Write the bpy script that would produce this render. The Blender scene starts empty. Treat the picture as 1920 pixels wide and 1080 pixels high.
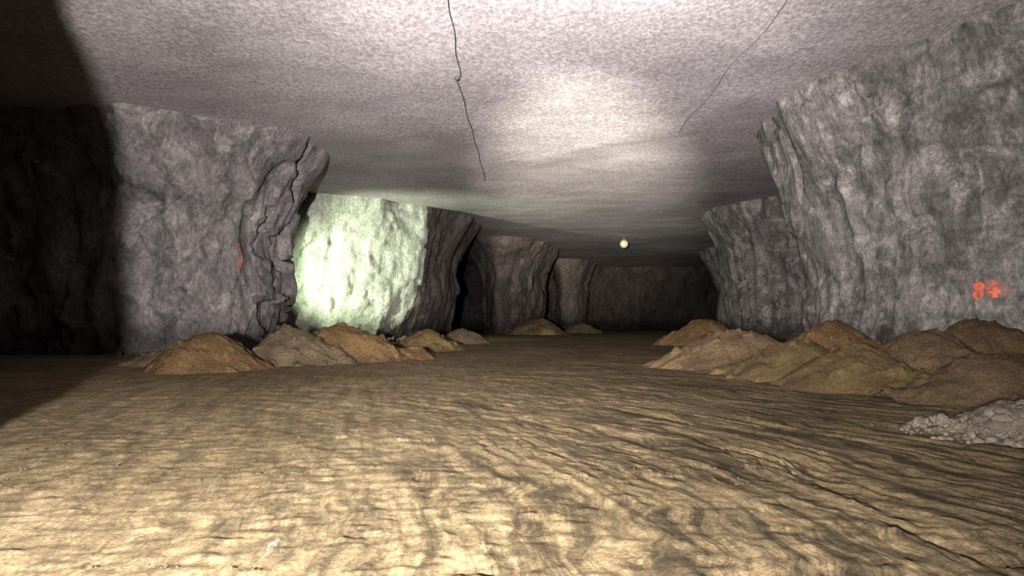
import bpy, math, random
import numpy as np
from mathutils import Vector
from mathutils.bvhtree import BVHTree

random.seed(3); RNG=np.random.RandomState(5)
CEIL=10.9
scene=bpy.context.scene

# ---------------------------------------------------------------- noise
def _h(ix,iy,iz,s=0):
    n=(ix.astype(np.int64)*73856093)^(iy.astype(np.int64)*19349663)^(iz.astype(np.int64)*83492791)^(s*2654435761)
    n=(n^(n>>13))*1274126177 & 0x7fffffff
    n=(n^(n>>15))*668265263 & 0x7fffffff
    n=n^(n>>11)
    return (n & 0xffffff)/float(0xffffff)
def vn(p,s=0):
    i=np.floor(p); f=p-i; f=f*f*f*(f*(f*6-15)+10); i=i.astype(np.int64)
    r=0
    for dx in (0,1):
        wx=f[:,0] if dx else 1-f[:,0]
        for dy in (0,1):
            wy=f[:,1] if dy else 1-f[:,1]
            for dz in (0,1):
                wz=f[:,2] if dz else 1-f[:,2]
                r=r+wx*wy*wz*_h(i[:,0]+dx,i[:,1]+dy,i[:,2]+dz,s)
    return r*2-1
def fbm(p,o=4,s=0,g=0.5):
    r=0;a=1.0;q=p.copy()
    for k in range(o):
        r=r+a*vn(q,s+k); q=q*2.03+11.7; a*=g
    return r
def ridged(p,o=4,s=0):
    r=0;a=1.0;q=p.copy()
    for k in range(o):
        r=r+a*(1-2*np.abs(vn(q,s+k))); q=q*2.03+5.1; a*=0.5
    return r
def plates(p,s=0,tilt=0.7):
    """faceted blocks: each jittered cell owns a random offset and a random tilt"""
    i=np.floor(p).astype(np.int64)
    best=np.full(len(p),1e9); val=np.zeros(len(p))
    for dx in (-1,0,1):
        for dy in (-1,0,1):
            for dz in (-1,0,1):
                c=i+np.array([dx,dy,dz])
                j=np.stack([_h(c[:,0],c[:,1],c[:,2],s+k) for k in (1,2,3)],1)
                d=p-(c+j); dd=(d*d).sum(1)
                t=np.stack([_h(c[:,0],c[:,1],c[:,2],s+k)*2-1 for k in (5,6,7)],1)
                v=(_h(c[:,0],c[:,1],c[:,2],s+9)*2-1)+tilt*(t*d).sum(1)*2
                m=dd<best
                best=np.where(m,dd,best); val=np.where(m,v,val)
    return val

# ---------------------------------------------------------------- materials
def newmat(name):
    m=bpy.data.materials.new(name); m.use_nodes=True
    nt=m.node_tree; b=nt.nodes['Principled BSDF']
    return m,nt,b
def N(nt,t,**k):
    n=nt.nodes.new(t)
    for a,v in k.items():
        if a in n.inputs: n.inputs[a].default_value=v
        else: setattr(n,a,v)
    return n
def coords(nt,scale=(1,1,1),rot=(0,0,0)):
    tc=N(nt,'ShaderNodeTexCoord'); mp=N(nt,'ShaderNodeMapping')
    mp.inputs['Scale'].default_value=scale; mp.inputs['Rotation'].default_value=rot
    nt.links.new(tc.outputs['Object'],mp.inputs['Vector']); return mp.outputs['Vector']
def noise(nt,v,sc,det=6,rough=0.6,dist=0.0):
    n=N(nt,'ShaderNodeTexNoise'); n.inputs['Scale'].default_value=sc; n.inputs['Detail'].default_value=det
    n.inputs['Roughness'].default_value=rough; n.inputs['Distortion'].default_value=dist
    nt.links.new(v,n.inputs['Vector']); return n.outputs['Fac']
def streak(nt,ang,across,along,sc,det=7,rough=0.65,dist=0.5):
    r=coords(nt,(1,1,1),(0,0,-ang)); mp=N(nt,'ShaderNodeMapping'); mp.inputs['Scale'].default_value=(across,along,1)
    nt.links.new(r,mp.inputs['Vector']); return noise(nt,mp.outputs['Vector'],sc,det,rough,dist)
def M2(nt,op,a,b=None):
    n=N(nt,'ShaderNodeMath',operation=op)
    for i,v in enumerate((a,b)):
        if v is None: continue
        if isinstance(v,(int,float)): n.inputs[i].default_value=v
        else: nt.links.new(v,n.inputs[i])
    return n.outputs[0]
TURN=(-10.4,4.6)     # centre of the arc the haul trucks swing round
def arc(nt,across,along,sc,det=7,rough=0.65,dist=0.4,off=0.0):
    tc=N(nt,'ShaderNodeTexCoord'); s=N(nt,'ShaderNodeSeparateXYZ'); nt.links.new(tc.outputs['Object'],s.inputs[0])
    dx=M2(nt,'SUBTRACT',s.outputs[0],TURN[0]); dy=M2(nt,'SUBTRACT',s.outputs[1],TURN[1])
    r=M2(nt,'SQRT',M2(nt,'ADD',M2(nt,'MULTIPLY',dx,dx),M2(nt,'MULTIPLY',dy,dy)))
    th=M2(nt,'ARCTAN2',dy,dx)
    wn=M2(nt,'MULTIPLY',noise(nt,coords(nt),0.3,3,0.5),2.4)
    r=M2(nt,'ADD',r,wn)
    c=N(nt,'ShaderNodeCombineXYZ'); nt.links.new(M2(nt,'MULTIPLY',r,across),c.inputs[0]); nt.links.new(M2(nt,'MULTIPLY',th,along*12),c.inputs[1])
    c.inputs[2].default_value=off
    return noise(nt,c.outputs[0],sc,det,rough,dist)
def ramp(nt,f,stops):
    r=N(nt,'ShaderNodeValToRGB'); e=r.color_ramp.elements
    while len(e)<len(stops): e.new(0.5)
    for i,(p,c) in enumerate(stops):
        e[i].position=p; e[i].color=(c[0],c[1],c[2],1) if len(c)==3 else c
    nt.links.new(f,r.inputs['Fac']); return r.outputs['Color']
def mix(nt,a,b,f,mode='MIX'):
    m=N(nt,'ShaderNodeMix'); m.data_type='RGBA'; m.blend_type=mode
    for s,v in ((m.inputs[6],a),(m.inputs[7],b),(m.inputs[0],f)):
        if isinstance(v,(int,float)): s.default_value=v
        elif isinstance(v,tuple): s.default_value=(v[0],v[1],v[2],1)
        else: nt.links.new(v,s)
    return m.outputs[2]
def bump(nt,h,dist,strength=1.0,prev=None):
    b=N(nt,'ShaderNodeBump'); b.inputs['Distance'].default_value=dist; b.inputs['Strength'].default_value=strength
    nt.links.new(h,b.inputs['Height'])
    if prev: nt.links.new(prev,b.inputs['Normal'])
    return b.outputs['Normal']
def g(v): return (v,v,v)

def rock_mat(name,dark,light,vein=0.25,seedrot=0.0,bedding=0.0,bm=0.5):
    m,nt,b=newmat(name)
    v=coords(nt,(1,1,0.6),(0.15,0.1,seedrot))
    big=noise(nt,v,0.45,9,0.66,0.9)
    col=ramp(nt,big,[(0.30,dark),(0.70,light)])
    v2=coords(nt,(0.9,0.9,0.7),(0.6,-0.5,seedrot+0.4))
    st=noise(nt,v2,0.9,11,0.74,1.4)
    stm=ramp(nt,st,[(0.48,g(0)),(0.66,g(1))])
    sm=N(nt,'ShaderNodeMath',operation='MULTIPLY'); nt.links.new(stm,sm.inputs[0]); sm.inputs[1].default_value=vein
    pale=tuple(min(1,c*1.6+0.03) for c in light)
    col=mix(nt,col,pale,sm.outputs[0])
    dk=ramp(nt,noise(nt,v2,1.4,10,0.74,0.8),[(0.32,g(0.45)),(0.5,g(1))])
    col=mix(nt,col,dk,0.65,'MULTIPLY')
    if bedding>0:
        v3=coords(nt,(0.35,0.35,1.1),(0.5,0.45,0))
        bd=noise(nt,v3,0.9,10,0.72,1.6)
        col=mix(nt,col,ramp(nt,bd,[(0.40,g(0.45)),(0.60,g(1.2))]),bedding,'MULTIPLY')
    fine=noise(nt,v,7,7,0.85)
    col=mix(nt,col,ramp(nt,fine,[(0.36,g(0.5)),(0.64,g(1.42))]),0.75,'MULTIPLY')
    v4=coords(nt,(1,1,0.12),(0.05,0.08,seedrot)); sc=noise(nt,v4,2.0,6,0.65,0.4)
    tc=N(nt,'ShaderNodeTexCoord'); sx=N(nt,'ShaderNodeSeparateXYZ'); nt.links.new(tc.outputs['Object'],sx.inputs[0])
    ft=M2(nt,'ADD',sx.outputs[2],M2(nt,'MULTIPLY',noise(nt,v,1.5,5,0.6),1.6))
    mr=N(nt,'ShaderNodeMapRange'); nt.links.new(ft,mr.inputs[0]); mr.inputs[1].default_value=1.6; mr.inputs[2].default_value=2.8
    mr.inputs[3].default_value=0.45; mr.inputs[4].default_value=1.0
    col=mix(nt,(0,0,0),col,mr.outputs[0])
    nt.links.new(col,b.inputs['Base Color']); b.inputs['Roughness'].default_value=0.85
    b.inputs['Specular IOR Level'].default_value=0.2
    n1=bump(nt,noise(nt,v,1.3,10,0.70,0.8),bm,0.8)
    n1=bump(nt,sc,0.15,0.6,n1)
    n2=bump(nt,noise(nt,v,8,6,0.8),0.08,1.0,n1)
    nt.links.new(n2,b.inputs['Normal']); return m

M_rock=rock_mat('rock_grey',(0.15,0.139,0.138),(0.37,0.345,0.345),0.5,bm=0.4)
M_rock_lit=rock_mat('rock_lit_face',(0.39,0.41,0.35),(0.60,0.62,0.53),0.25,0.7)  # paler, greener rock copy; the lamplight is put into the colour
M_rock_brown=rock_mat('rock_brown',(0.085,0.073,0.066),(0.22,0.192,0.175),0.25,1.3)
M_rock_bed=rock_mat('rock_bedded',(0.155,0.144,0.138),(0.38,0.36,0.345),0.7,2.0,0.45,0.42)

def ceiling_mat():
    m,nt,b=newmat('ceiling_rock')
    v=coords(nt)
    a=noise(nt,v,0.22,6,0.62,0.6)
    col=ramp(nt,a,[(0.3,(0.35,0.328,0.338)),(0.7,(0.49,0.46,0.47))])
    f=noise(nt,coords(nt,(1,0.6,1)),7.5,4,0.85)
    col=mix(nt,col,ramp(nt,f,[(0.38,g(0.46)),(0.52,g(0.92)),(0.64,g(1.42))]),0.68,'MULTIPLY')
    nt.links.new(col,b.inputs['Base Color']); b.inputs['Roughness'].default_value=0.8
    n1=bump(nt,f,0.03,0.5)
    n2=bump(nt,noise(nt,v,0.7,6,0.62),0.06,0.5,n1)
    nt.links.new(n2,b.inputs['Normal']); return m
M_ceil=ceiling_mat()

def dirt_mat(name,dark,light,green=0.0,bd=0.05,fs=14):
    m,nt,b=newmat(name)
    v=coords(nt)
    a=noise(nt,v,0.9,8,0.65,0.4)
    col=ramp(nt,a,[(0.3,dark),(0.7,light)])
    f=noise(nt,v,fs,6,0.8)
    col=mix(nt,col,ramp(nt,f,[(0.32,g(0.4)),(0.68,g(1.35))]),0.85,'MULTIPLY')
    if green>0:
        gm=ramp(nt,noise(nt,v,0.9,7,0.72),[(0.5,g(0)),(0.64,g(1))])
        mm=N(nt,'ShaderNodeMath',operation='MULTIPLY'); nt.links.new(gm,mm.inputs[0]); mm.inputs[1].default_value=green
        col=mix(nt,col,(0.24,0.26,0.07),mm.outputs[0])
    nt.links.new(col,b.inputs['Base Color']); b.inputs['Roughness'].default_value=0.95
    b.inputs['Specular IOR Level'].default_value=0.1
    n1=bump(nt,noise(nt,v,3.5,8,0.75),0.13,0.85)
    n2=bump(nt,f,0.04,0.8,n1)
    nt.links.new(n2,b.inputs['Normal']); return m
M_dirt=dirt_mat('dirt_tan',(0.20,0.135,0.073),(0.33,0.23,0.125),0.0)
M_dirt_grey=dirt_mat('dirt_greyish',(0.20,0.157,0.105),(0.33,0.265,0.18),0.0)
M_dirt_green=dirt_mat('dirt_moss_greenlight',(0.19,0.138,0.078),(0.33,0.245,0.138),0.5)  # moss on the right-hand piles; greenish lamplight painted on the left one
M_dirt_brown=dirt_mat('dirt_brown',(0.18,0.13,0.083),(0.32,0.232,0.148),0.1)
M_stone=dirt_mat('stone_pale',(0.085,0.075,0.06),(0.18,0.157,0.127),0.0,0.03,20)
M_clod=dirt_mat('mud_clod',(0.055,0.042,0.026),(0.11,0.086,0.055),0.0,0.03,20)

def floor_mat():
    m,nt,b=newmat('floor_mud')
    v=coords(nt)
    a=noise(nt,v,0.22,6,0.6,0.8)
    col=ramp(nt,a,[(0.3,(0.255,0.20,0.122)),(0.7,(0.385,0.312,0.198))])
    s=streak(nt,0.22,3.4,0.4,1.2,9,0.75)
    col=mix(nt,col,ramp(nt,s,[(0.38,g(0.45)),(0.58,g(1.2))]),0.6,'MULTIPLY')
    s2=arc(nt,4.8,0.34,1.1,9,0.74)
    tc=N(nt,'ShaderNodeTexCoord'); sx=N(nt,'ShaderNodeSeparateXYZ'); nt.links.new(tc.outputs['Object'],sx.inputs[0])
    mr=N(nt,'ShaderNodeMapRange'); nt.links.new(sx.outputs[0],mr.inputs[0])
    mr.inputs[1].default_value=-3.5; mr.inputs[2].default_value=3.0; mr.inputs[3].default_value=0.3; mr.inputs[4].default_value=0.95
    col=mix(nt,col,ramp(nt,s2,[(0.42,g(0.25)),(0.55,g(1.12))]),mr.outputs[0],'MULTIPLY')
    right_shade=M2(nt,'MULTIPLY',mr.outputs[0],0.6)  # weaker light on the right side, painted as darker floor colour
    col=mix(nt,col,ramp(nt,noise(nt,v,0.4,6,0.65),[(0.3,(0.38,0.36,0.31)),(0.7,(0.88,0.84,0.74))]),right_shade,'MULTIPLY')
    f=noise(nt,v,26,6,0.9)
    col=mix(nt,col,ramp(nt,f,[(0.36,g(0.35)),(0.64,g(1.55))]),0.85,'MULTIPLY')
    cl=noise(nt,v,5.5,10,0.85,0.3)
    col=mix(nt,col,ramp(nt,cl,[(0.40,g(0.35)),(0.49,g(1.03))]),0.5,'MULTIPLY')
    sp=ramp(nt,arc(nt,2.4,0.6,1.5,10,0.82,0.8,7.0),[(0.62,g(0)),(0.67,g(0.85))])
    col=mix(nt,col,(0.47,0.43,0.36),sp)
    nt.links.new(col,b.inputs['Base Color']); b.inputs['Roughness'].default_value=0.9
    b.inputs['Specular IOR Level'].default_value=0.15
    n0=bump(nt,s2,0.07,0.8); n0=bump(nt,s,0.035,0.7,n0)
    n1=bump(nt,cl,0.03,0.9,n0)
    n1=bump(nt,noise(nt,v,13,7,0.85),0.022,0.9,n1)
    n2=bump(nt,f,0.014,1.0,n1)
    nt.links.new(n2,b.inputs['Normal']); return m
M_floor=floor_mat()

def simple(name,c,r=0.6):
    m,nt,b=newmat(name); v=coords(nt)
    col=mix(nt,c,ramp(nt,noise(nt,v,12,4,0.6),[(0.3,g(0.6)),(0.7,g(1.2))]),0.7,'MULTIPLY')
    nt.links.new(col,b.inputs['Base Color']); b.inputs['Roughness'].default_value=r; return m
M_cable=simple('cable_dark',(0.09,0.083,0.083))
M_lamp=simple('lamp_glass',(0.38,0.36,0.25),0.5)
def paint(name,c,lo,hi,amax=1.0):
    m,nt,b=newmat(name); v=coords(nt)
    b.inputs['Base Color'].default_value=(*c,1); b.inputs['Roughness'].default_value=0.7
    a=ramp(nt,noise(nt,v,5.5,7,0.8),[(lo,g(0)),(hi,g(amax))])
    nt.links.new(a,b.inputs['Alpha']); return m
M_paint=paint('spray_paint_red',(0.56,0.16,0.095),0.12,0.42,0.85)
M_haze=paint('spray_overspray',(0.48,0.22,0.18),0.36,0.78,0.7)
M_paint_dull=paint('spray_paint_dull',(0.33,0.13,0.09),0.30,0.56,0.65)

# ---------------------------------------------------------------- mesh helpers
def mesh_obj(name,verts,faces,mat,loc=(0,0,0),smooth=True):
    me=bpy.data.meshes.new(name)
    me.from_pydata([tuple(v) for v in verts],[],faces); me.update()
    if smooth: me.polygons.foreach_set('use_smooth',[True]*len(me.polygons))
    if isinstance(mat,(list,tuple)):
        for q in mat: me.materials.append(q)
    else: me.materials.append(mat)
    o=bpy.data.objects.new(name,me); o.location=loc
    scene.collection.objects.link(o); return o
def grid_faces(nr,nc,wrap=False):
    f=[]
    cc=nc if wrap else nc-1
    for r in range(nr-1):
        for c in range(cc):
            c2=(c+1)%nc
            f.append((r*nc+c,r*nc+c2,(r+1)*nc+c2,(r+1)*nc+c))
    return f

def floor_h(x,y):
    p=np.stack([x,y,np.zeros_like(x)],1)
    near=np.clip(1.4-np.hypot(x,y)/40,0.3,1)
    wob=0.35*vn(p*0.25,40)+0.12*vn(p*0.9,41)
    Z=np.zeros_like(x)
    u=x*math.cos(.22)+y*math.sin(.22); w=-x*math.sin(.22)+y*math.cos(.22)
    h=0.008*ridged(np.stack([(u+wob)*4.6,w*0.35,Z],1),4,3)
    dx=x-TURN[0]; dy=y-TURN[1]; R=np.hypot(dx,dy)+1.2*vn(p*0.16,42); th=np.arctan2(dy,dx)
    right=np.clip((x+4)/6,0.3,1.2)
    brk=0.65+0.6*vn(p*0.7,43)
    h+=0.017*ridged(np.stack([(R+wob)*4.4,th*12*0.34,Z],1),4,13)*right*brk
    h+=0.010*fbm(p*0.3,3,21)+0.005*fbm(p*2.2,3,27)+0.009*fbm(p*7.0,3,31)
    c=vn(p*6.5,51)+0.4*vn(p*13,52); h+=0.03*np.clip(c-0.65,0,1)
    for (r0,w0) in ((9.9,0.13),(11.2,0.15),(12.4,0.15),(13.6,0.15),(15.0,0.15)):
        u=(R-r0)+0.12*np.sin(th*5)
        mk=np.exp(-(u/w0)**4)*np.clip((vn(p*0.6,61)+0.15)*1.6,0,1)
        h+=mk*(0.007*np.sin(th*300+np.abs(u)*16)-0.016)
    return h*near

# ---------------------------------------------------------------- floor
def build_floor():
    u=np.linspace(-3.42,3.42,520); xs=3*np.sinh(u)
    ys=list(np.linspace(-26,2,24)); y=2.0
    while y<128: 
        y+=max(0.032,y*0.0072); ys.append(y)
    ys=np.array(ys); X,Y=np.meshgrid(xs,ys); x=X.ravel(); y=Y.ravel()
    z=floor_h(x,y)
    return mesh_obj('floor',np.stack([x,y,z],1),grid_faces(len(ys),len(xs)),M_floor)
build_floor()

# ---------------------------------------------------------------- ceiling
def ceil_z(x,y):
    p=np.stack([x,y,0*x],1)
    z=CEIL+0.08*fbm(p*0.09,2,71)+0.02*fbm(p*0.4,3,75)
    e=(y-(42.6-0.98*x+0.045*(x-7)**2+1.2*vn(p*0.3,77)))
    return z+0.06*np.clip(e/1.6,0,1)*np.exp(-np.clip(e,0,99)/9)*np.clip((x-0)/3,0,1)
def build_ceiling():
    xs=np.linspace(-46,46,240); ys=np.concatenate([np.linspace(-26,8,30),np.linspace(8.3,128,380)])
    X,Y=np.meshgrid(xs,ys); x=X.ravel(); y=Y.ravel()
    z=ceil_z(x,y)
    f=[(a,d,c,b) for (a,b,c,d) in grid_faces(len(ys),len(xs))]
    return mesh_obj('ceiling',np.stack([x,y,z],1),f,M_ceil)
build_ceiling()

# ---------------------------------------------------------------- rock pillars
def chaikin(P,n,k=0.2):
    for _ in range(n):
        Q=[]
        for i in range(len(P)):
            a=P[i];b=P[(i+1)%len(P)]
            Q.append(a*(1-k)+b*k);Q.append(a*k+b*(1-k))
        P=Q
    return P
def resample(P,step):
    P=np.array(P); Q=np.vstack([P,P[:1]])
    L=np.concatenate([[0],np.cumsum(np.hypot(*(Q[1:]-Q[:-1]).T))])
    n=int(L[-1]/step); s=np.linspace(0,L[-1],n,endpoint=False)
    return np.stack([np.interp(s,L,Q[:,0]),np.interp(s,L,Q[:,1])],1)
def pillar(name,foot,mat,flare=2.0,fz=6.0,fp=1.3,under=0.0,step=0.25,amp=1.0,seed=0,matfn=None,corner=2,blocky=0.3,rib=0.28):
    P=chaikin([np.array(p,float) for p in foot],corner)
    P=resample(P,step); n=len(P)
    T=np.roll(P,-2,0)-np.roll(P,2,0); T/=np.linalg.norm(T,axis=1)[:,None]
    for _ in range(3): T=(np.roll(T,1,0)+T*2+np.roll(T,-1,0))/4
    T/=np.linalg.norm(T,axis=1)[:,None]
    Nn=np.stack([T[:,1],-T[:,0]],1)
    zs=np.arange(-0.4,CEIL+0.5,step); nz=len(zs)
    PX=np.tile(P,(nz,1)); NX=np.tile(Nn,(nz,1)); Z=np.repeat(zs,n)
    fl=flare(PX[:,0],PX[:,1]) if callable(flare) else flare
    un=under(PX[:,0],PX[:,1]) if callable(under) else under
    off=fl*np.clip((Z-fz)/(CEIL-fz),0,1.1)**fp
    q=np.stack([PX[:,0],PX[:,1],Z],1)+seed*17.3
    off*=1+0.25*vn(q*0.35,2)
    off-=un*np.clip((3.2-Z)/3.2,0,1.1)**1.2
    d=blocky*plates(q*np.array([0.32,0.32,0.14])+0.25*np.stack([vn(q*0.6,4),vn(q*0.6,5),vn(q*0.6,6)],1),seed,0.55)
    d+=0.28*blocky*plates(q*np.array([0.9,0.9,0.4])+0.3*np.stack([vn(q*1.2,7),vn(q*1.2,8),vn(q*1.2,9)],1),seed+20,0.7)
    d+=rib*ridged(q*np.array([0.55,0.55,0.10])+0.4*np.stack([vn(q*0.3,44),vn(q*0.3,45),0*Z],1),2,55)*0.7
    d+=0.30*fbm(q*0.3,4,15)+0.07*ridged(q*np.array([1.3,1.3,0.8]),4,25)-0.05
    off+=d*amp
    x=PX[:,0]+NX[:,0]*off; y=PX[:,1]+NX[:,1]*off
    zz=Z+0.12*vn(q*0.8,33)*(Z<CEIL-0.5)
    cx,cy=P.mean(0)
    V=np.stack([x-cx,y-cy,zz],1)
    o=mesh_obj(name,V,grid_faces(nz,n,True),mat,(cx,cy,0))
    if matfn:
        for p in o.data.polygons:
            c=p.center; p.material_index=matfn(c.x+cx,c.y+cy,c.z)
    return o

P0=pillar('rock_pillar',[(-24,-14),(-6.8,-14),(-6.15,6.7),(-6.7,7.6),(-24,8)],M_rock,0.0,9,1.3,0,0.3,1.0,1,corner=1)
P1=pillar('rock_pillar',[(-34,32.5),(-20,33.6),(-14.8,34.0),(-12.7,36.4),(-12.7,41),(-15,42.6),(-34,42.6)],M_rock,2.1,6.2,1.25,0.25,0.15,1.0,2,blocky=0.38)
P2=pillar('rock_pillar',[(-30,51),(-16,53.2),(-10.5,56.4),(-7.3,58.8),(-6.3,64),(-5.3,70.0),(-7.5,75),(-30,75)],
          [M_rock_brown,M_rock_lit],lambda x,y: 1.6-1.3*np.exp(-((x+7.6)/3.5)**2-((y-58.5)/3.5)**2)+1.0*np.clip((y-61)/7,0,1),
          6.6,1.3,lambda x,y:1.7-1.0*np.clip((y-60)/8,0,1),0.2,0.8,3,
          matfn=lambda x,y,z: 1 if (y<58.8 and x<-6.9) else 0)  # lit face takes the paler copy, side face stays brown
P3=pillar('rock_pillar',[(-2.3,81),(0.9,84),(3.4,91),(4.3,97),(2.5,104),(-3,104),(-4,96)],M_rock_brown,2.2,6.6,1.3,0.3,0.3,0.8,4)
P4=pillar('rock_pillar',[(7.4,111),(10,111),(12.3,117),(12.0,122),(7.5,122)],M_rock_brown,1.4,7,1.3,0.2,0.35,0.8,5)
R1=pillar('rock_pillar',[(24,15.5),(36,16),(36,38),(16,38),(13.6,34.5),(13.35,29.5),(14.2,26),(16.4,22.3)],M_rock_bed,1.9,5.0,1.3,0.0,0.14,0.75,6,blocky=0.24,rib=0.2)
R2=pillar('rock_pillar',[(30,50),(42,50),(42,70),(22,70),(19.6,66),(18.9,60),(22.5,53.2)],M_rock_bed,2.0,5.2,1.3,0.3,0.22,0.8,7,blocky=0.2)
R3=pillar('rock_pillar',[(34,82),(46,82),(46,102),(30,102),(27.4,97),(27.2,91),(29,86)],M_rock,2.2,5.2,1.3,0.3,0.35,0.8,8)

def wall(name,a,b,mat,seed,step=0.5,flare=1.2):
    a=np.array(a,float); b=np.array(b,float); L=np.linalg.norm(b-a); t=(b-a)/L; nrm=np.array([-t[1],t[0]])
    s=np.arange(0,L+step,step); zs=np.arange(-0.4,CEIL+0.7,step)
    S,Z=np.meshgrid(s,zs); S=S.ravel(); Z=Z.ravel()
    P=a+S[:,None]*t
    q=np.stack([P[:,0],P[:,1],Z],1)+seed*9
    off=flare*np.clip((Z-7)/4,0,1)**1.5+0.4*plates(q*np.array([.2,.2,.16]),seed)+0.3*fbm(q*0.4,4,seed)
    V=np.stack([P[:,0]+nrm[0]*off,P[:,1]+nrm[1]*off,Z],1)
    return mesh_obj(name,V,grid_faces(len(zs),len(s)),mat)
M_rock_far=rock_mat('rock_far_dark',(0.045,0.038,0.034),(0.13,0.112,0.10),0.2,0.3)  # unlit darkness of the back wall put into its rock colour
wall('wall_back',(46,127),(-46,127),M_rock_far,11)
wall('wall_left',(-45.5,127),(-45.5,-26),M_rock,12,0.8)
wall('wall_right',(45.5,-26),(45.5,127),M_rock,13,0.8)
wall('wall_front',(-46,-25.5),(46,-25.5),M_rock,14,0.8)

# ---------------------------------------------------------------- dirt piles
def pile(name,x,y,rx,ry,h,mat,rot=0.0,seed=0,skew=0.0,res=0.06,rough=0.9):
    n=int(2*max(rx,ry)*1.25/res); n=min(n,140)
    u=np.linspace(-1.25,1.25,n); U,Vv=np.meshgrid(u,u); U=U.ravel();Vv=Vv.ravel()
    lx=U*rx; ly=Vv*ry
    q=np.stack([lx+seed*13.7,ly+seed*5.1,0*lx],1)
    r=np.hypot(U-skew*0.35*(1-np.abs(U)),Vv)*(1+0.20*vn(q*0.6,91)+0.09*vn(q*1.8,92))
    top=0.42
    pr=(1+top*0.42-np.sqrt(r*r+top*top))/(1-top*0.58)
    z=h*np.clip(pr,-0.25,None)
    z+=rough*(0.06*fbm(q*1.4,4,93)+0.06*np.abs(fbm(q*5,3,97)))*np.clip(pr*3+0.2,0.15,1)
    c=vn(q*4.6,98); z+=rough*0.22*np.clip(c-0.42,0,1)
    z-=0.06
    ca,sa=math.cos(rot),math.sin(rot)
    V=np.stack([lx*ca-ly*sa,lx*sa+ly*ca,z],1)
    faces=[]
    zz=z
    for f in grid_faces(n,n):
        if max(zz[i] for i in f)>-0.12: faces.append(f)
    return mesh_obj(name,V,faces,mat,(x,y,0.0))
pile('dirt_pile',-9.9,23.5,2.0,2.1,1.25,M_dirt,0.1,1)
pile('dirt_pile',-8.1,27.0,2.0,2.1,1.42,M_dirt_grey,0.0,2,-0.6)
pile('dirt_pile',-6.35,28.9,2.7,2.2,1.40,M_dirt,-0.1,3,-0.9)
pile('dirt_pile',-4.5,38.0,1.7,2.0,1.15,M_dirt_green,0.0,4)  # green here is the crosscut light's cast, put into the dirt colour
pile('dirt_pile',-12.4,25.8,1.5,1.5,0.5,M_dirt_grey,0.0,5)
pile('dirt_pile',-3.5,50.0,1.6,2.4,1.0,M_dirt_grey,0.0,6)
pile('dirt_pile',3.0,79.0,3.2,2.6,1.8,M_dirt_brown,0.0,7,0,0.12)
pile('dirt_pile',8.6,88.0,2.4,3,1.2,M_dirt_grey,0.0,8,0,0.12)
pile('dirt_pile',-5.0,30.4,1.6,0.8,0.3,M_dirt_grey,-0.2,9)
pile('dirt_pile',12.2,45.5,2.8,2.6,1.7,M_dirt,0.0,10)
pile('dirt_pile',7.6,24.0,2.7,2.4,1.3,M_dirt_brown,0.0,11)
pile('dirt_pile',7.9,20.2,1.9,2.0,1.05,M_dirt_green,0.2,12)
pile('dirt_pile',8.3,17.2,1.8,1.9,1.0,M_dirt_green,0.0,13)
pile('dirt_pile',10.2,22.8,2.0,2.0,1.58,M_dirt,0.0,14)
pile('dirt_pile',10.3,17.9,1.8,1.9,1.4,M_dirt_brown,0.2,15)
pile('dirt_pile',9.6,14.4,1.7,1.7,0.95,M_dirt_brown,0.0,16)
pile('dirt_pile',12.8,19.8,1.9,1.9,1.65,M_dirt_brown,0.0,17)
pile('dirt_pile',11.6,14.7,1.9,1.9,1.25,M_dirt,0.0,18)
pile('dirt_pile',11.6,26.2,1.5,1.8,1.0,M_dirt_brown,0.0,19)

# ---------------------------------------------------------------- stones
import bmesh
def ico(sub):
    bm=bmesh.new(); bmesh.ops.create_icosphere(bm,subdivisions=sub,radius=1)
    V=np.array([v.co[:] for v in bm.verts]); F=[tuple(v.index for v in f.verts) for f in bm.faces]; bm.free(); return V,F
ICO={1:ico(1),2:ico(2)}
def stones(name,items,mat,sub=2,flat=1.0,smooth=False):
    VV=[];FF=[];b=0; IV,IF=ICO[sub]
    for k,(x,y,z,s) in enumerate(items):
        V=IV.copy()
        for _ in range(6 if sub==2 else 3):
            nrm=RNG.normal(size=3); nrm/=np.linalg.norm(nrm); lim=RNG.uniform(0.45,0.8)
            d=V@nrm; V-=np.outer(np.clip(d-lim,0,None),nrm)
        V*=RNG.uniform(0.6,1.2,3)*s; V[:,2]*=flat
        a=RNG.uniform(0,6.28); ca,sa=math.cos(a),math.sin(a)
        V=V@np.array([[ca,sa,0],[-sa,ca,0],[0,0,1]])
        VV.append(V+np.array([x,y,z])); FF+= [tuple(i+b for i in f) for f in IF]; b+=len(V)
    return mesh_obj(name,np.vstack(VV),FF,mat,smooth=smooth)
hx,hy=7.0,10.0
pile('rubble_base',hx,hy,1.3,1.0,0.42,M_stone,0.1,30,0,0.05)
it=[]
for i in range(460):
    a=RNG.uniform(0,6.28); r=math.sqrt(RNG.uniform(0,1))*1.15
    x=hx+1.3*r*math.cos(a); y=hy+1.0*r*math.sin(a)
    s=RNG.uniform(0.015,0.05) if RNG.rand()<0.88 else RNG.uniform(0.06,0.14)
    it.append((x,y,max(0.0,0.40*(1.02-r))+s*0.4,s))
rb=stones('rubble_pile',it,M_stone)
base=[o for o in scene.objects if o.name.startswith('rubble_base')][0]
base.parent=rb
xs=[];ys=[]
while len(xs)<1500:
    d=4.6+24*RNG.rand()**1.6; x=RNG.uniform(-0.75,0.75)*d
    if vn(np.array([[x*0.5,d*0.5,3.3]]),5)[0]<-0.25: continue
    if x<-5 and d>20 or x>5.5 and d>8.5: continue
    xs.append(x); ys.append(d)
zf=floor_h(np.array(xs),np.array(ys)); it=[]
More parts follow.
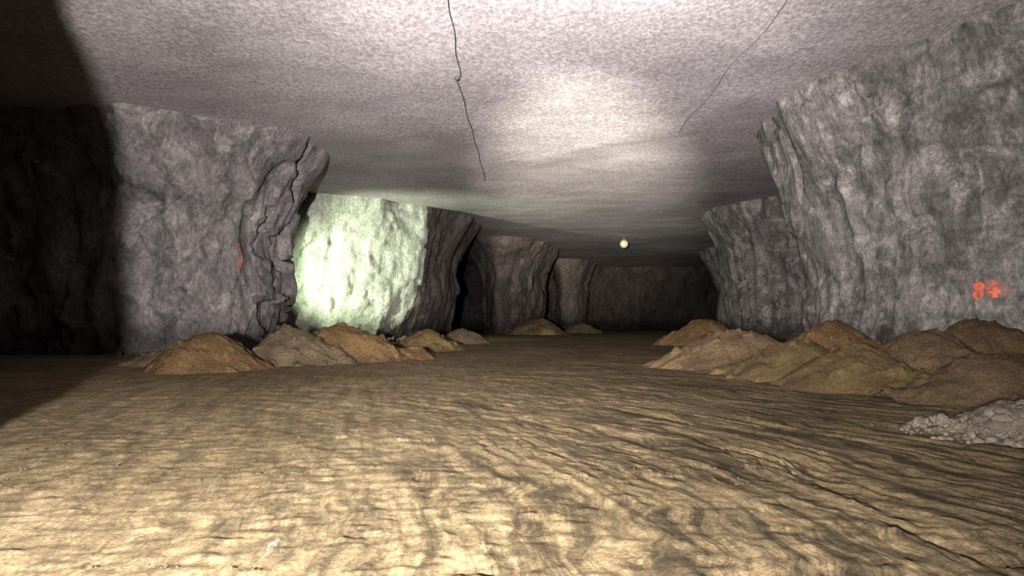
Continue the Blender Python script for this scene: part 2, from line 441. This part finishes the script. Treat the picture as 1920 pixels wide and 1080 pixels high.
for x,y,z in zip(xs,ys,zf):
    s=RNG.uniform(0.007,0.018) if RNG.rand()<0.9 else RNG.uniform(0.018,0.04)
    it.append((x,y,z-0.1*s,s))
stones('mud_clods',it,M_clod,1,0.7)
it=[]
for i in range(50):
    t=RNG.rand(); x=-17.5+5*t+RNG.uniform(-.6,.6); y=31.8+0.6*t+RNG.uniform(-0.8,.2); s=RNG.uniform(0.06,0.22); it.append((x,y,s*0.3,s))
for i in range(60):
    x=RNG.uniform(-9.5,-3.5); y=52+(x+9.5)*1.6+RNG.uniform(-1.5,1.5); s=RNG.uniform(0.08,0.35); it.append((x,y,s*0.3,s))
for i in range(60):
    t=RNG.rand(); x=14.4-2.2*t+RNG.uniform(-.3,.1); y=22.5+8*t; s=RNG.uniform(0.1,0.3); it.append((x,y,s*0.3,s))
stones('fallen_rocks',it,M_stone)

# ---------------------------------------------------------------- cables on the ceiling
def cable(name,pts,r,mat):
    cu=bpy.data.curves.new(name,'CURVE'); cu.dimensions='3D'; cu.bevel_depth=r; cu.bevel_resolution=3
    sp=cu.splines.new('NURBS'); sp.points.add(len(pts)-1)
    for i,p in enumerate(pts): sp.points[i].co=(*p,1)
    sp.use_endpoint_u=True; sp.order_u=3
    o=bpy.data.objects.new(name,cu); scene.collection.objects.link(o); cu.materials.append(mat)
    return o
def cz(x,y): return float(ceil_z(np.array([float(x)]),np.array([float(y)]))[0])
def along(fx,ys,drop,sag):
    out=[]
    for y in ys:
        x=fx(y); out.append((x,y,cz(x,y)-drop-sag*(0.5+0.5*math.sin(y*1.9))))
    return out
pts=along(lambda y:-1.8-0.022*(y-20)+0.04*math.sin(y*1.7),np.arange(14,27.6,0.7),0.03,0.03)
c1=cable('ceiling_cable',pts,0.017,M_cable)
pts=along(lambda y:-2.1+0.03*math.sin(y*1.3)+0.018*(y-27.5),np.arange(27.3,45.5,0.8),0.03,0.04)
pts.append((-1.75,45.6,CEIL-0.45))
c2=cable('run',pts,0.018,M_cable); c2.parent=c1
def blob(name,c,r,mat,sc=(1,1,1),parent=None):
    bm=bmesh.new(); bmesh.ops.create_uvsphere(bm,u_segments=20,v_segments=12,radius=r)
    me=bpy.data.meshes.new(name); bm.to_mesh(me); bm.free(); me.materials.append(mat)
    for p in me.polygons:p.use_smooth=True
    o=bpy.data.objects.new(name,me); o.location=c; o.scale=sc; scene.collection.objects.link(o)
    if parent:o.parent=parent
    return o
blob('junction_knot',(-2.08,27.4,cz(-2.08,27.4)-0.07),0.10,M_cable,(1,1.3,0.9),c1)
pts=along(lambda y:7.9+0.02*(y-20)+0.10*math.sin(y*0.9),np.arange(14,36,0.9),0.022,0.012)
cable('ceiling_cable',pts,0.018,simple('cable_grey',(0.24,0.225,0.225)))

def lathe(profile,n=28):
    V=[];F=[]
    for (r,z) in profile:
        for k in range(n):
            a=2*math.pi*k/n; V.append((r*math.cos(a),r*math.sin(a),z))
    for i in range(len(profile)-1):
        for k in range(n):
            F.append((i*n+k,i*n+(k+1)%n,(i+1)*n+(k+1)%n,(i+1)*n+k))
    return V,F
em=bpy.data.objects.new('ceiling_lamp',None); em.location=(12.45,80,10.05); scene.collection.objects.link(em)
V,F=lathe([(0.001,-0.48)]+[(0.48*math.sin(a),-0.48*math.cos(a)) for a in np.linspace(0.15,2.75,16)])
o=mesh_obj('globe',V,F,M_lamp); o.parent=em
V,F=lathe([(0.2,0.42),(0.24,0.46),(0.24,0.56),(0.06,0.62),(0.05,0.9),(0.16,0.92),(0.16,1.0)])
o=mesh_obj('fitting',V,F,M_cable); o.parent=em

# ---------------------------------------------------------------- spray painted marks
def bvh_of(o):
    me=o.data; L=o.location
    return BVHTree.FromPolygons([(v.co+L)[:] for v in me.vertices],[tuple(p.vertices) for p in me.polygons])
def spray(name,obj,center,tang,strokes,width,mat,size,haze=None):
    bv=bvh_of(obj); c=Vector(center); t=Vector(tang).normalized(); up=Vector((0,0,1)); nrm=t.cross(up).normalized()
    def hit(u,v,lift):
        o=c+t*u+up*v+nrm*3
        loc,n,i,d=bv.ray_cast(o,-nrm,12)
        if loc is None: return None
        if n.dot(nrm)<0: n=-n
        return loc+nrm*lift
    VV=[];FF=[]
    for st in strokes:
        pts=[]
        for a,b2 in zip(st[:-1],st[1:]):
            for k in range(10):
                f=k/10; pts.append((a[0]*(1-f)+b2[0]*f,a[1]*(1-f)+b2[1]*f))
        pts.append(st[-1]); prev=None
        for i,p in enumerate(pts):
            q=pts[min(i+1,len(pts)-1)]; r=pts[max(i-1,0)]
            d=Vector((q[0]-r[0],q[1]-r[1])); d.normalize(); s=Vector((-d.y,d.x))
            row=[]
            for w in (-1,-0.5,0,0.5,1):
                h=hit((p[0])*size+s.x*w*width/2,p[1]*size+s.y*w*width/2,0.025)
                row.append(h)
            if any(h is None for h in row): prev=None; continue
            ids=[len(VV)+k for k in range(5)]; VV+=row
            if prev:
                for k in range(4): FF.append((prev[k],prev[k+1],ids[k+1],ids[k]))
            prev=ids
    o=mesh_obj(name,[v[:] for v in VV],FF,mat)
    if haze:
        hw,hh=haze; n=26; VV=[]
        for j in range(n):
            for i in range(n):
                u=(i/(n-1)-.5)*2*hw; v=(j/(n-1)-.5)*2*hh
                h=hit(u,v,0.012); VV.append(h if h else (c+t*u+up*v))
        FF=[f for f in grid_faces(n,n) if ((f[0]%n/(n-1)-.5)*2)**2+((f[0]//n/(n-1)-.5)*2)**2<0.95]
        hz=mesh_obj('overspray',[v[:] for v in VV],FF,M_haze); hz.parent=o
    return o
eight=[(-0.55,0.0),(-0.35,0.3),(-0.6,0.48),(-0.85,0.3),(-0.6,0.02),(-0.35,-0.28),(-0.6,-0.5),(-0.87,-0.28),(-0.55,0.0)]
four=[[(0.35,0.5),(0.0,-0.1),(0.75,-0.1)],[(0.5,0.45),(0.47,-0.5)]]
spray('graffiti_number',R1,(15.7,23.7,2.58),(0.5,-0.86,0),[eight]+four,0.13,M_paint,0.5,(0.62,0.36))
spray('graffiti_mark',P1,(-13.1,35.5,4.9),(0.6,0.8,0),[[(-0.5,0.4),(0.5,0.42),(0.1,0.1),(0.5,-0.1)],[(-0.4,-0.1),(-0.1,-0.6),(-0.3,-1.0)]],0.24,M_paint_dull,0.8)

# ---------------------------------------------------------------- lights
def spot(name,loc,tgt,energy,angle,blend,color,size=0.3):
    l=bpy.data.lights.new(name,'SPOT'); l.energy=energy; l.spot_size=math.radians(angle); l.spot_blend=blend
    l.color=color; l.shadow_soft_size=size
    o=bpy.data.objects.new(name,l); o.location=loc
    o.rotation_euler=(Vector(tgt)-Vector(loc)).to_track_quat('-Z','Y').to_euler(); scene.collection.objects.link(o); return o
spot('vehicle_floodlight',(-1.6,-2.5,1.75),(-2,32,8.4),94000,110,1.0,(1.0,0.96,0.93),0.22)
spot('vehicle_headlight',(-1.5,-2.5,1.9),(6.4,60,10.9),560000,20,1.0,(1.0,0.945,0.83),0.2)
spot('vehicle_headlight',(-1.6,-2.5,1.9),(3,46,10.9),100000,50,1.0,(1.0,0.945,0.95),0.25)
spot('floor_fill_spot',(-2.0,-1.7,1.5),(-4.0,6.0,0),3400,60,1.0,(1.0,0.935,0.86),0.12)  # added lamp without a known source, brightens the near left floor
spot('crosscut_worklight',(-18.0,44.4,3.2),(-7.8,57.5,5.4),28000,66,0.9,(0.87,1.0,0.77),0.15)

w=bpy.data.worlds.new('World'); scene.world=w; w.use_nodes=True
w.node_tree.nodes['Background'].inputs[0].default_value=(0.01,0.01,0.012,1)
w.node_tree.nodes['Background'].inputs[1].default_value=0.1

cam=bpy.data.cameras.new('camera'); co=bpy.data.objects.new('camera',cam); scene.collection.objects.link(co)
co.location=(0,0,1.6); co.rotation_euler=(math.radians(90),0,0)
cam.sensor_width=36; cam.lens=1350/1920*36; cam.shift_y=60/1920; cam.clip_end=400
scene.camera=co
scene.view_settings.view_transform='Standard'
scene.view_settings.look='None'
scene.view_settings.gamma=0.78
